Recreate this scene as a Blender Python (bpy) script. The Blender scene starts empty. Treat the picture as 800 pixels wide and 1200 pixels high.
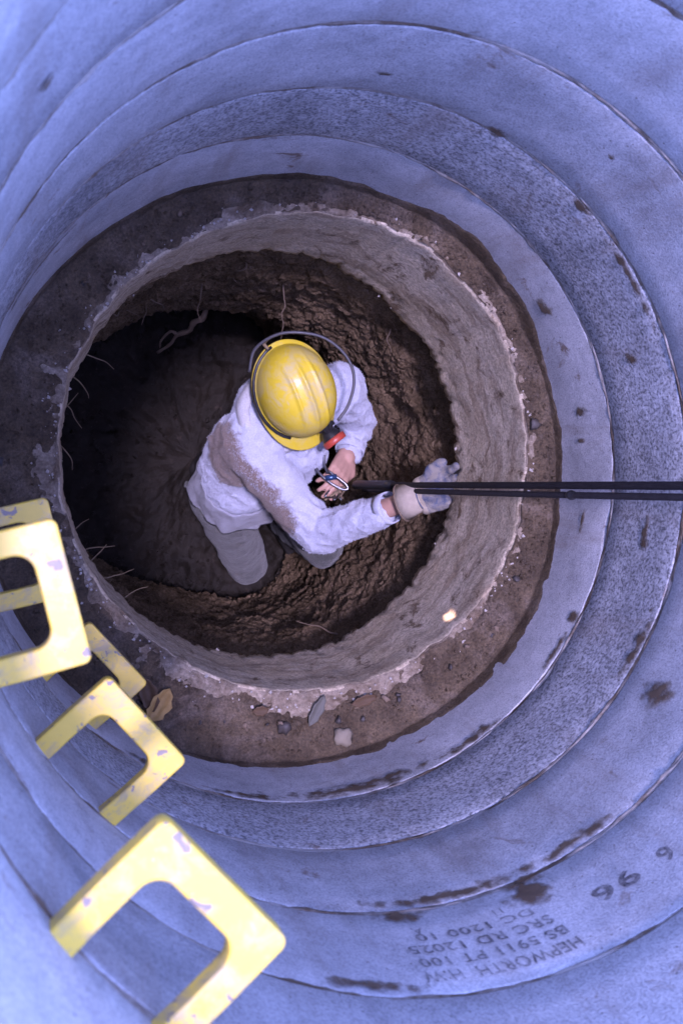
import bpy, bmesh, math, random
import numpy as np
from mathutils import Vector, Matrix, noise
random.seed(7)
PI = math.pi
scene = bpy.context.scene
COL = scene.collection

# ------------------------------------------------------------------ camera
cam_data = bpy.data.cameras.new('camera')
cam_data.sensor_fit = 'HORIZONTAL'
cam_data.sensor_width = 24.0
cam_data.lens = 34.5
cam_data.clip_start = 0.02
cam_data.clip_end = 2000
cam = bpy.data.objects.new('camera', cam_data)
COL.objects.link(cam)
c_right = Vector((0.94900785, 0.09259436, 0.30134762))
c_up = Vector((-0.08251675, 0.9955261, -0.04603011))
c_fwd = Vector((0.30426155, -0.01881671, -0.95240267))
cam.matrix_world = Matrix(((c_right.x, c_up.x, -c_fwd.x, -0.504890),
                           (c_right.y, c_up.y, -c_fwd.y, -0.031723),
                           (c_right.z, c_up.z, -c_fwd.z, 0.0),
                           (0, 0, 0, 1)))
cam_data.dof.use_dof = True
cam_data.dof.focus_distance = 2.45
cam_data.dof.aperture_fstop = 7.0
scene.camera = cam

# ------------------------------------------------------------------ daylight
SUN_TRAVEL = Vector((0.155, -0.025, -1.0)).normalized()
to_sun = -SUN_TRAVEL
elev = math.asin(to_sun.z)
azim = math.atan2(to_sun.x, to_sun.y)
world = bpy.data.worlds.new('World')
scene.world = world
world.use_nodes = True
wn = world.node_tree.nodes
sky = wn.new('ShaderNodeTexSky')
sky.sky_type = 'NISHITA'
sky.sun_disc = False
sky.sun_elevation = elev
sky.sun_rotation = azim
sky.air_density = 1.0
sky.dust_density = 0.5
sky.ozone_density = 1.5
bg = wn['Background']
bg.inputs['Strength'].default_value = 0.15
world.node_tree.links.new(sky.outputs[0], bg.inputs['Color'])
sun_data = bpy.data.lights.new('sun', 'SUN')
sun_data.energy = 0.55
sun_data.angle = math.radians(5)
sun_data.color = (1.0, 0.96, 0.91)
sun = bpy.data.objects.new('sun', sun_data)
COL.objects.link(sun)
sun.rotation_euler = SUN_TRAVEL.to_track_quat('-Z', 'Y').to_euler()
sun.location = (0, 0, 5)

vs = scene.view_settings
vs.view_transform = 'Standard'
vs.look = 'None'
vs.gamma = 1.0
vs.use_curve_mapping = False
vs.exposure = 2.74
scene.cycles.max_bounces = 6
scene.cycles.diffuse_bounces = 4
scene.cycles.use_denoising = True
vs.use_white_balance = True
vs.white_balance_temperature = 5400
vs.white_balance_tint = 57

# ------------------------------------------------------------------ helpers
def nz(x, y, z):
    return noise.noise(Vector((x, y, z)))

def fb(x, y, z, octv=4):
    return noise.fractal(Vector((x, y, z)), 0.9, 2.0, octv)

def lerp_tab(tab, x):
    x = x % 360.0
    for (a, va), (b, vb) in zip(tab, tab[1:]):
        if a <= x <= b:
            t = (x - a) / (b - a)
            t = t * t * (3 - 2 * t)
            return va + (vb - va) * t
    return tab[-1][1]

def tag(o, label=None, cat=None, group=None, kind=None):
    if label: o['label'] = label
    if cat: o['category'] = cat
    if group: o['group'] = group
    if kind: o['kind'] = kind
    return o

def link(name, mesh, mat=None, parent=None, loc=None):
    o = bpy.data.objects.new(name, mesh)
    COL.objects.link(o)
    if mat is not None and len(mesh.materials) == 0:
        mesh.materials.append(mat)
    if parent is not None:
        o.parent = parent
    if loc is not None:
        o.location = loc
    return o

def empty(name, loc=(0, 0, 0)):
    o = bpy.data.objects.new(name, None)
    o.empty_display_size = 0.05
    COL.objects.link(o)
    o.location = loc
    return o

def mesh_from(name, verts, faces, smooth=True):
    m = bpy.data.meshes.new(name)
    m.from_pydata([tuple(v) for v in verts], [], faces)
    m.update()
    if smooth:
        m.polygons.foreach_set('use_smooth', [True] * len(m.polygons))
    return m

def grid_mesh(name, nu, nv, fn, close_u=True, smooth=True, flip=False, close_v=False):
    verts = [fn(i, j) for j in range(nv) for i in range(nu)]
    faces = []
    for j in range(nv if close_v else nv - 1):
        for i in range(nu if close_u else nu - 1):
            a = j * nu + i
            b = j * nu + (i + 1) % nu
            c = ((j + 1) % nv) * nu + (i + 1) % nu
            d = ((j + 1) % nv) * nu + i
            faces.append((a, d, c, b) if flip else (a, b, c, d))
    return mesh_from(name, verts, faces, smooth)

def catmull(pts, n=8):
    P = [Vector(p) for p in pts]
    P = [P[0] * 2 - P[1]] + P + [P[-1] * 2 - P[-2]]
    out = []
    for i in range(1, len(P) - 2):
        for k in range(n):
            t = k / n
            p0, p1, p2, p3 = P[i - 1], P[i], P[i + 1], P[i + 2]
            out.append(0.5 * ((2 * p1) + (p2 - p0) * t + (2 * p0 - 5 * p1 + 4 * p2 - p3) * t * t
                              + (3 * p1 - p0 - 3 * p2 + p3) * t * t * t))
    out.append(P[-2].copy())
    return out

def tube_data(pts, rad, sides=8):
    pts = [Vector(p) for p in pts]
    n = len(pts)
    verts, faces = [], []
    prev = None
    for i, p in enumerate(pts):
        t = (pts[min(i + 1, n - 1)] - pts[max(i - 1, 0)]).normalized()
        if prev is None:
            ref = Vector((0, 0, 1)) if abs(t.z) < 0.9 else Vector((1, 0, 0))
            a = t.cross(ref).normalized()
        else:
            a = (prev - t * prev.dot(t)).normalized()
        prev = a
        b = t.cross(a)
        r = rad(i / (n - 1)) if callable(rad) else rad
        for k in range(sides):
            w = 2 * PI * k / sides
            verts.append(p + (a * math.cos(w) + b * math.sin(w)) * r)
    for i in range(n - 1):
        for k in range(sides):
            faces.append((i * sides + k, i * sides + (k + 1) % sides, (i + 1) * sides + (k + 1) % sides, (i + 1) * sides + k))
    faces.append(tuple(range(sides))[::-1])
    faces.append(tuple((n - 1) * sides + k for k in range(sides)))
    return verts, faces

def tube(name, pts, rad, mat, parent=None, sides=8, smooth_n=0):
    if smooth_n:
        pts = catmull(pts, smooth_n)
    v, f = tube_data(pts, rad, sides)
    return link(name, mesh_from(name, v, f), mat, parent)

# sculpted solids: tapered limbs and ellipsoids fused by a voxel remesh
def add_limb(bm, a, b, ra, rb, sub=2):
    vs_ = []
    for p, r in ((a, ra), (b, rb)):
        res = bmesh.ops.create_icosphere(bm, subdivisions=sub, radius=r, matrix=Matrix.Translation(Vector(p)))
        vs_ += res['verts']
    fs = set(f for v in vs_ for f in v.link_faces)
    bmesh.ops.delete(bm, geom=list(fs), context='FACES_ONLY')
    es = set(e for v in vs_ for e in v.link_edges)
    bmesh.ops.delete(bm, geom=list(es), context='EDGES')
    vs_ = [v for v in vs_ if v.is_valid]
    if len(vs_) == 0:
        return
    bmesh.ops.convex_hull(bm, input=vs_)

def hull_points(a, b, ra, rb):
    pts = []
    for p, r in ((Vector(a), ra), (Vector(b), rb)):
        for i in range(7):
            th = PI * i / 6
            for k in range(12):
                ph = 2 * PI * k / 12
                pts.append(p + Vector((math.sin(th) * math.cos(ph), math.sin(th) * math.sin(ph), math.cos(th))) * r)
    return pts

def solid(name, limbs=(), balls=(), voxel=0.006, smooth=6, disp=None):
    """limbs: (a, b, ra, rb); balls: (centre, radii, rotation matrix or None)"""
    verts, faces = [], []
    def absorb(bm):
        base = len(verts)
        bm.verts.index_update()
        for v in bm.verts: verts.append(v.co.copy())
        for f in bm.faces: faces.append(tuple(base + v.index for v in f.verts))
        bm.free()
    for a, b, ra, rb in limbs:
        bm = bmesh.new()
        for p in hull_points(a, b, ra, rb): bm.verts.new(p)
        bmesh.ops.remove_doubles(bm, verts=bm.verts, dist=1e-6)
        r = bmesh.ops.convex_hull(bm, input=bm.verts)
        junk = [g for g in r['geom_interior'] + r['geom_unused'] if isinstance(g, bmesh.types.BMVert)]
        if junk: bmesh.ops.delete(bm, geom=list(set(junk)), context='VERTS')
        absorb(bm)
    for c, rad, rot in balls:
        bm = bmesh.new()
        M = Matrix.Translation(Vector(c)) @ (rot.to_4x4() if rot else Matrix.Identity(4)) @ Matrix.Diagonal((*rad, 1))
        bmesh.ops.create_icosphere(bm, subdivisions=3, radius=1, matrix=M)
        absorb(bm)
    m = bpy.data.meshes.new(name + '_raw')
    m.from_pydata([tuple(v) for v in verts], [], faces)
    m.update()
    tmp = bpy.data.objects.new(name + '_raw', m)
    COL.objects.link(tmp)
    rm = tmp.modifiers.new('r', 'REMESH')
    rm.mode = 'VOXEL'
    rm.voxel_size = voxel
    rm.use_smooth_shade = True
    sm = tmp.modifiers.new('s', 'SMOOTH')
    sm.factor = 0.5
    sm.iterations = smooth
    dg = bpy.context.evaluated_depsgraph_get()
    dg.update()
    out = bpy.data.meshes.new_from_object(tmp.evaluated_get(dg), depsgraph=dg)
    out.name = name
    bpy.data.objects.remove(tmp)
    bpy.data.meshes.remove(m)
    if disp:
        cos = [v.co.copy() for v in out.vertices]
        nrm = [v.normal.copy() for v in out.vertices]
        for v, c, n_ in zip(out.vertices, cos, nrm):
            v.co = c + n_ * disp(c)
        out.update()
    out.polygons.foreach_set('use_smooth', [True] * len(out.polygons))
    return out

# ------------------------------------------------------------------ materials
class NT:
    def __init__(self, name):
        self.m = bpy.data.materials.new(name)
        self.m.use_nodes = True
        self.t = self.m.node_tree
        self.b = self.t.nodes['Principled BSDF']
        self.out = self.t.nodes['Material Output']
        self.geo = self.n('ShaderNodeNewGeometry')
        self.pos = self.geo.outputs['Position']
    def n(self, kind, **kw):
        x = self.t.nodes.new(kind)
        for k, v in kw.items(): setattr(x, k, v)
        return x
    def l(self, a, b): self.t.links.new(a, b)
    def scaled(self, s):
        mp = self.n('ShaderNodeMapping')
        self.l(self.pos, mp.inputs['Vector'])
        mp.inputs['Scale'].default_value = s
        return mp.outputs[0]
    def noise(self, scale, detail=4, rough=0.55, vec=None, dist=0.0):
        x = self.n('ShaderNodeTexNoise')
        x.inputs['Scale'].default_value = scale
        x.inputs['Detail'].default_value = detail
        x.inputs['Roughness'].default_value = rough
        x.inputs['Distortion'].default_value = dist
        self.l(vec or self.pos, x.inputs['Vector'])
        return x.outputs['Fac']
    def voro(self, scale, vec=None, feature='F1', out='Distance'):
        x = self.n('ShaderNodeTexVoronoi', feature=feature)
        x.inputs['Scale'].default_value = scale
        self.l(vec or self.pos, x.inputs['Vector'])
        return x.outputs[out]
    def ramp(self, fac, stops):
        x = self.n('ShaderNodeValToRGB')
        e = x.color_ramp.elements
        while len(e) < len(stops): e.new(0.5)
        for s, (p, c) in zip(e, stops):
            s.position = p
            s.color = (c, c, c, 1) if isinstance(c, (int, float)) else (*c, 1)
        self.l(fac, x.inputs[0])
        return x.outputs[0]
    def mix(self, fac, a, b, blend='MIX'):
        x = self.n('ShaderNodeMix', data_type='RGBA', blend_type=blend)
        for sock, v in ((x.inputs[0], fac), (x.inputs[6], a), (x.inputs[7], b)):
            if isinstance(v, (int, float)): sock.default_value = v
            elif isinstance(v, tuple): sock.default_value = (*v, 1)
            else: self.l(v, sock)
        return x.outputs[2]
    def math(self, op, a, b=0.0):
        x = self.n('ShaderNodeMath', operation=op)
        for sock, v in ((x.inputs[0], a), (x.inputs[1], b)):
            if isinstance(v, (int, float)): sock.default_value = v
            else: self.l(v, sock)
        return x.outputs[0]
    def attr(self, name):
        x = self.n('ShaderNodeAttribute', attribute_name=name)
        return x.outputs['Fac']
    def bump(self, h, strength=0.3, dist=0.002, prev=None):
        x = self.n('ShaderNodeBump')
        x.inputs['Strength'].default_value = strength
        x.inputs['Distance'].default_value = dist
        self.l(h, x.inputs['Height'])
        if prev is not None: self.l(prev, x.inputs['Normal'])
        return x.outputs[0]
    def finish(self, color, rough=0.8, normal=None, spec=0.3, **kw):
        if isinstance(color, tuple): self.b.inputs['Base Color'].default_value = (*color, 1)
        else: self.l(color, self.b.inputs['Base Color'])
        if isinstance(rough, (int, float)): self.b.inputs['Roughness'].default_value = rough
        else: self.l(rough, self.b.inputs['Roughness'])
        self.b.inputs['Specular IOR Level'].default_value = spec
        if normal is not None: self.l(normal, self.b.inputs['Normal'])
        for k, v in kw.items(): self.b.inputs[k].default_value = v
        return self.m

def concrete(name, base, speck=0.25, stain=0.5, seed=0.0, gs_=290):
    k = NT(name)
    mp = k.n('ShaderNodeMapping')
    k.l(k.pos, mp.inputs['Vector'])
    mp.inputs['Location'].default_value = (seed * 3.1, seed * 1.7, seed * 2.3)
    v = mp.outputs[0]
    mp2 = k.n('ShaderNodeMapping')
    k.l(v, mp2.inputs['Vector'])
    mp2.inputs['Scale'].default_value = (7, 7, 1.3)
    blot = k.noise(5.0, 4, 0.68, v, 0.5)
    grain = k.noise(gs_, 2, 0.7, v)
    c = k.mix(1.0, (base, base * 0.985, base * 0.96), k.ramp(blot, [(0.28, 0.66), (0.5, 0.97), (0.72, 1.18)]), 'MULTIPLY')
    c = k.mix(1.0, c, k.ramp(grain, [(0.34, 1 - speck * 1.5), (0.5, 1.0), (0.66, 1 + speck * 0.9)]), 'MULTIPLY')
    c = k.mix(1.0, c, k.ramp(k.noise(48, 3, 0.7, v), [(0.3, 1 - speck * 0.6), (0.7, 1 + speck * 0.5)]), 'MULTIPLY')
    streak = k.ramp(k.noise(1.6, 4, 0.65, mp2.outputs[0]), [(0.52, 0.0), (0.70, 0.6)])
    c = k.mix(k.math('MULTIPLY', streak, stain), c, (0.24, 0.19, 0.15))
    spot = k.ramp(k.noise(10, 5, 0.72, v, 0.6), [(0.63, 0.0), (0.70, 0.9)])
    c = k.mix(k.math('MULTIPLY', spot, stain), c, (0.17, 0.105, 0.06))
    hole = k.ramp(k.voro(46, v), [(0.05, 0.85), (0.10, 0.0)])
    c = k.mix(hole, c, (base * 0.35, base * 0.31, base * 0.27))
    hgt = k.math('ADD', k.math('MULTIPLY', grain, 0.6), blot)
    return k.finish(c, 0.9, k.bump(hgt, 0.5, 0.004), 0.15)

M = {}
M['ring0'] = concrete('concrete_smooth', 0.45, 0.20, 0.7, 0.3)
M['ring1'] = concrete('concrete_pale', 0.50, 0.17, 0.6, 1.9)
M['ring2'] = concrete('concrete_grainy', 0.39, 0.40, 0.7, 3.1, 170)
M['ring3'] = concrete('concrete_low', 0.47, 0.18, 0.9, 4.2)
M['ring4'] = concrete('concrete_top', 0.39, 0.20, 0.6, 5.7)
M['ring5'] = concrete('concrete_rim', 0.44, 0.18, 0.6, 6.4)

k = NT('collar_concrete')
blot = k.noise(6, 5, 0.68, None, 0.4)
grit = k.noise(150, 3, 0.7)
c = k.mix(k.ramp(blot, [(0.34, 0), (0.62, 1)]), (0.47, 0.38, 0.25), (0.57, 0.485, 0.35))
c = k.mix(k.ramp(k.noise(2.0, 2, 0.5, k.scaled((3.0, 3.0, 8)), 1.5), [(0.48, 0), (0.66, 0.7)]), c, (0.29, 0.215, 0.135))
c = k.mix(k.ramp(k.noise(24, 4, 0.75), [(0.58, 0), (0.70, 0.4)]), c, (0.50, 0.44, 0.35))
c = k.mix(k.ramp(k.noise(12, 5, 0.72, None, 0.7), [(0.56, 0), (0.65, 0.9)]), c, (0.14, 0.092, 0.05))
c = k.mix(1.0, c, k.ramp(grit, [(0.32, 0.62), (0.68, 1.3)]), 'MULTIPLY')
hgt = k.math('ADD', k.math('MULTIPLY', grit, 0.5), k.noise(38, 5, 0.75))
M['collar'] = k.finish(c, 0.85, k.bump(hgt, 0.6, 0.006), 0.2)

k = NT('ledge_dirty_concrete')
c = k.mix(k.ramp(k.noise(16, 6, 0.75, None, 0.5), [(0.36, 0), (0.66, 1)]), (0.115, 0.080, 0.048), (0.34, 0.28, 0.205))
c = k.mix(1.0, c, k.ramp(k.noise(110, 4, 0.75), [(0.32, 0.6), (0.68, 1.3)]), 'MULTIPLY')
M['ledge'] = k.finish(c, 0.9, k.bump(k.noise(60, 5, 0.75), 0.9, 0.007), 0.15)

k = NT('wet_mud')
c = k.mix(k.ramp(k.noise(14, 6, 0.65), [(0.3, 0), (0.7, 1)]), (0.042, 0.027, 0.0135), (0.118, 0.083, 0.046))
c = k.mix(k.ramp(k.noise(70, 4, 0.7), [(0.58, 0), (0.70, 0.5)]), c, (0.13, 0.10, 0.072))
c = k.mix(k.ramp(k.noise(7, 5, 0.7, None, 0.6), [(0.52, 0), (0.66, 0.75)]), c, (0.155, 0.118, 0.083))
c = k.mix(1.0, c, k.ramp(k.noise(200, 2, 0.7), [(0.3, 0.55), (0.7, 1.4)]), 'MULTIPLY')
nb = k.bump(k.noise(80, 5, 0.76), 0.9, 0.007)
M['mud'] = k.finish(c, k.ramp(k.noise(20, 3), [(0.35, 0.5), (0.65, 0.85)]), nb, 0.35)

k = NT('mud_film')
c = k.mix(k.noise(30, 5), (0.065, 0.040, 0.022), (0.17, 0.12, 0.075))
k.finish(c, 0.85, k.bump(k.noise(110, 4), 0.6, 0.003), 0.2)
cv = k.math('ADD', k.attr('cover'), k.math('MULTIPLY', k.math('SUBTRACT', k.noise(120, 4, 0.75), 0.5), 0.5))
tr = k.n('ShaderNodeBsdfTransparent')
mx = k.n('ShaderNodeMixShader')
k.l(k.ramp(cv, [(0.0, 0.0), (0.62, 0.88)]), mx.inputs[0]); k.l(tr.outputs[0], mx.inputs[1]); k.l(k.b.outputs[0], mx.inputs[2])
k.l(mx.outputs[0], k.out.inputs[0])
M['film'] = k.m

k = NT('joint_mortar')
c = k.mix(k.ramp(k.noise(9, 5, 0.7), [(0.42, 0), (0.6, 1)]), (0.13, 0.095, 0.065), (0.36, 0.33, 0.29))
M['mortar'] = k.finish(c, 0.9, k.bump(k.noise(120, 3), 0.6, 0.003), 0.15)

k = NT('pit_earth')
c = k.mix(k.ramp(k.noise(9, 6, 0.65), [(0.32, 0), (0.68, 1)]), (0.066, 0.045, 0.024), (0.19, 0.134, 0.078))
c = k.mix(k.ramp(k.noise(2.2, 6, 0.6, k.scaled((3, 3, 14)), 1.2), [(0.55, 0), (0.72, 0.6)]), c, (0.19, 0.135, 0.092))
c = k.mix(k.ramp(k.noise(45, 5, 0.7), [(0.60, 0), (0.72, 0.5)]), c, (0.20, 0.145, 0.10))
c = k.mix(1.0, c, k.ramp(k.noise(170, 4, 0.65), [(0.3, 0.5), (0.7, 1.45)]), 'MULTIPLY')
nb = k.bump(k.noise(95, 5, 0.78), 1.0, 0.008)
M['earth'] = k.finish(c, 0.95, nb, 0.08)

k = NT('pit_floor_wet_shaded')  # wet soil darkened further: shade of the deep floor put into its colour
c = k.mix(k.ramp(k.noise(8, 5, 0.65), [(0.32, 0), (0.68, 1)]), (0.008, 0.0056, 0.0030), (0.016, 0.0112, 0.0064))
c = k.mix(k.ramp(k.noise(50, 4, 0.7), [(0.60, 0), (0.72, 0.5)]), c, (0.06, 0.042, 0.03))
M['earth_wet_shaded'] = k.finish(c, 0.7, k.bump(k.noise(110, 4, 0.7), 0.8, 0.005), 0.3)

k = NT('ground_turf')
c = k.mix(k.noise(3, 6), (0.05, 0.075, 0.022), (0.11, 0.085, 0.05))
M['turf'] = k.finish(c, 0.95, k.bump(k.noise(60, 5), 0.8, 0.02), 0.1)

def paint(name, base, chip):
    k = NT(name)
    c = k.mix(k.ramp(k.noise(18, 4, 0.6), [(0.35, 0), (0.7, 1)]), base, tuple(min(1, x * 1.12) for x in base))
    grime = k.ramp(k.noise(30, 5, 0.7, None, 0.5), [(0.50, 0), (0.72, 0.8)])
    c = k.mix(grime, c, (0.42, 0.33, 0.18))
    dirt = k.ramp(k.noise(13, 5, 0.75, None, 0.6), [(0.52, 0), (0.62, 0.75)])
    c = k.mix(dirt, c, (0.40, 0.31, 0.16))
    spots = k.ramp(k.noise(52, 4, 0.6, None, 0.4), [(0.625, 0), (0.66, chip)])
    c = k.mix(spots, c, (0.19, 0.16, 0.165))
    nb = k.bump(k.noise(140, 4, 0.6), 0.15, 0.001)
    nb = k.bump(spots, 0.4, -0.0008, nb)
    return k.finish(c, 0.42, nb, 0.5)
M['step'] = paint('step_paint', (0.70, 0.49, 0.055), 0.9)

k = NT('stencil_ink')
f = k.math('MULTIPLY', k.ramp(k.noise(95, 5, 0.75), [(0.36, 0.9), (0.66, 0.25)]), k.ramp(k.noise(11, 3, 0.6), [(0.36, 0.6), (0.62, 1.0)]))
tr = k.n('ShaderNodeBsdfTransparent')
mx = k.n('ShaderNodeMixShader')
k.l(f, mx.inputs[0]); k.l(tr.outputs[0], mx.inputs[1]); k.l(k.b.outputs[0], mx.inputs[2])
k.l(mx.outputs[0], k.out.inputs[0])
M['ink'] = k.finish((0.045, 0.042, 0.05), 0.8)

def knit(name, base, stain=True):
    k = NT(name)
    c = k.mix(k.ramp(k.noise(22, 5, 0.6), [(0.3, 0), (0.7, 1)]), tuple(x * 0.86 for x in base), base)
    c = k.mix(1.0, c, k.ramp(k.noise(260, 3, 0.6), [(0.3, 0.82), (0.7, 1.1)]), 'MULTIPLY')
    if stain:
        a = k.math('ADD', k.attr('mud'), k.math('MULTIPLY', k.math('SUBTRACT', k.noise(34, 6, 0.75), 0.5), 1.3))
        c = k.mix(k.ramp(a, [(0.42, 0), (0.72, 0.88)]), c, (0.150, 0.095, 0.052))
    c = k.mix(k.ramp(k.noise(27, 5, 0.75), [(0.58, 0), (0.75, 0.45)]), c, (0.24, 0.18, 0.125))
    nb = k.bump(k.noise(240, 3, 0.75), 0.9, 0.004)
    nb = k.bump(k.noise(70, 4, 0.6), 0.35, 0.003, nb)
    m = k.finish(c, 0.95, nb, 0.1)
    k.b.inputs['Sheen Weight'].default_value = 0.35
    k.b.inputs['Sheen Roughness'].default_value = 0.5
    return m
M['fleece'] = knit('fleece_knit', (0.55, 0.58, 0.70))
M['shirt'] = knit('shirt_cloth', (0.36, 0.37, 0.43), False)
M['shirt_white'] = knit('shirt_white', (0.60, 0.60, 0.62), False)
M['trouser'] = knit('trouser_cloth', (0.076, 0.079, 0.072), False)
def plain(name, base, rough=0.6, spec=0.4, var=0.15, sc=60, bump=0.15, **kw):
    k = NT(name)
    c = k.mix(k.noise(sc, 5, 0.65), tuple(x * (1 - var) for x in base), tuple(min(1, x * (1 + var)) for x in base))
    return k.finish(c, rough, k.bump(k.noise(sc * 3, 4), bump, 0.0015), spec, **kw)
M['boot'] = plain('boot_rubber', (0.035, 0.032, 0.03), 0.6)
M['skin'] = plain('skin', (0.46, 0.27, 0.20), 0.55, 0.4, 0.25, 40, 0.2)
M['hair'] = plain('hair', (0.06, 0.035, 0.02), 0.6, 0.4, 0.4, 200, 0.6)
M['glove'] = plain('glove_hide', (0.36, 0.31, 0.24), 0.9, 0.15, 0.35, 45, 0.6)
k = NT('glove_blue')
c = k.mix(k.ramp(k.noise(38, 5, 0.7, None, 0.6), [(0.38, 0), (0.58, 1)]), (0.085, 0.10, 0.15), (0.24, 0.22, 0.19))
M['glove_blue'] = k.finish(c, 0.85, k.bump(k.noise(120, 4), 0.4, 0.002), 0.2)
M['black'] = plain('black_plastic', (0.018, 0.018, 0.02), 0.4, 0.5)
M['cable'] = plain('cable_rubber', (0.06, 0.06, 0.068), 0.45, 0.5)
M['red'] = plain('red_plastic', (0.40, 0.06, 0.035), 0.4, 0.5)
M['metal'] = plain('steel', (0.30, 0.31, 0.33), 0.32, 0.5, 0.1, 60, 0.05, Metallic=1.0)
M['bluemetal'] = plain('blue_alloy', (0.05, 0.10, 0.22), 0.3, 0.5, 0.1, 60, 0.05, Metallic=0.6)
k = NT('rope_sheath')
wv = k.n('ShaderNodeTexWave'); wv.inputs['Scale'].default_value = 60; wv.inputs['Distortion'].default_value = 2.0
k.l(k.pos, wv.inputs['Vector'])
M['rope'] = k.finish(k.mix(k.noise(120, 3), (0.010, 0.009, 0.010), (0.028, 0.024, 0.024)), 0.75, k.bump(wv.outputs['Fac'], 0.5, 0.0015), 0.25)
k = NT('rope_worn')
M['rope2'] = k.finish(k.mix(k.noise(60, 4), (0.016, 0.014, 0.015), (0.045, 0.040, 0.041)), 0.8, k.bump(k.noise(300, 3), 0.5, 0.001), 0.2)
M['root'] = plain('root_bark', (0.17, 0.125, 0.085), 0.85, 0.2, 0.35, 60, 0.5)
M['straw'] = plain('pale_straw', (0.22, 0.165, 0.10), 0.8, 0.2, 0.3, 60, 0.3)
M['stone'] = plain('pale_stone', (0.22, 0.185, 0.13), 0.8, 0.3, 0.2, 60, 0.4)
M['darkstone'] = plain('dark_stone', (0.05, 0.042, 0.036), 0.6, 0.4, 0.3, 60, 0.4)
M['leaf_brown'] = plain('leaf_brown', (0.085, 0.05, 0.024), 0.65, 0.3, 0.4, 50, 0.4)
M['leaf_grey'] = plain('leaf_grey', (0.095, 0.090, 0.070), 0.6, 0.3, 0.3, 50, 0.4)
M['leaf_gold'] = plain('leaf_gold', (0.30, 0.19, 0.06), 0.65, 0.3, 0.5, 50, 0.4)
M['crumb'] = plain('concrete_crumb', (0.42, 0.38, 0.33), 0.9, 0.2, 0.3, 60, 0.4)

# helmet shell: yellow plastic, scuffed pale on the crown
k = NT('helmet_yellow')
sc_ = k.ramp(k.noise(20, 6, 0.72, None, 0.8), [(0.42, 0.05), (0.62, 0.85)])
crown = k.attr('scuff')
c = k.mix(k.math('MULTIPLY', sc_, crown), (0.66, 0.50, 0.010), (0.50, 0.45, 0.26))
c = k.mix(k.ramp(k.noise(90, 4, 0.7), [(0.66, 0), (0.74, 0.6)]), c, (0.45, 0.33, 0.09))
c = k.mix(k.ramp(k.noise(33, 5, 0.7, None, 0.5), [(0.66, 0), (0.70, 0.5)]), c, (0.25, 0.16, 0.05))
M['helmet'] = k.finish(c, k.ramp(k.noise(30, 4), [(0.35, 0.32), (0.7, 0.6)]), k.bump(k.noise(110, 4), 0.12, 0.001), 0.45)

# ------------------------------------------------------------------ the setting: ground, backfill, pit
RIM = -0.53
def ground_fn(i, j):
    r = [0.70, 0.74, 0.9, 1.3, 2.5, 6, 20, 80, 400, 1500][j]
    t = 2 * PI * i / 96
    z = -0.62 + (0.03 * fb(r * 2 * math.cos(t), r * 2 * math.sin(t), 1.0) if 0.71 < r < 50 else 0)
    return (r * math.cos(t), r * math.sin(t), z)
tag(link('ground', grid_mesh('ground', 96, 10, ground_fn), M['turf']), kind='structure')

def backfill_fn(i, j):
    t = 2 * PI * i / 96
    z = -0.60 - 1.80 * j / 8
    return (0.703 * math.cos(t), 0.703 * math.sin(t), z)
tag(link('backfill_earth', grid_mesh('backfill_earth', 96, 9, backfill_fn, flip=True), M['earth']), kind='structure')

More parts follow.
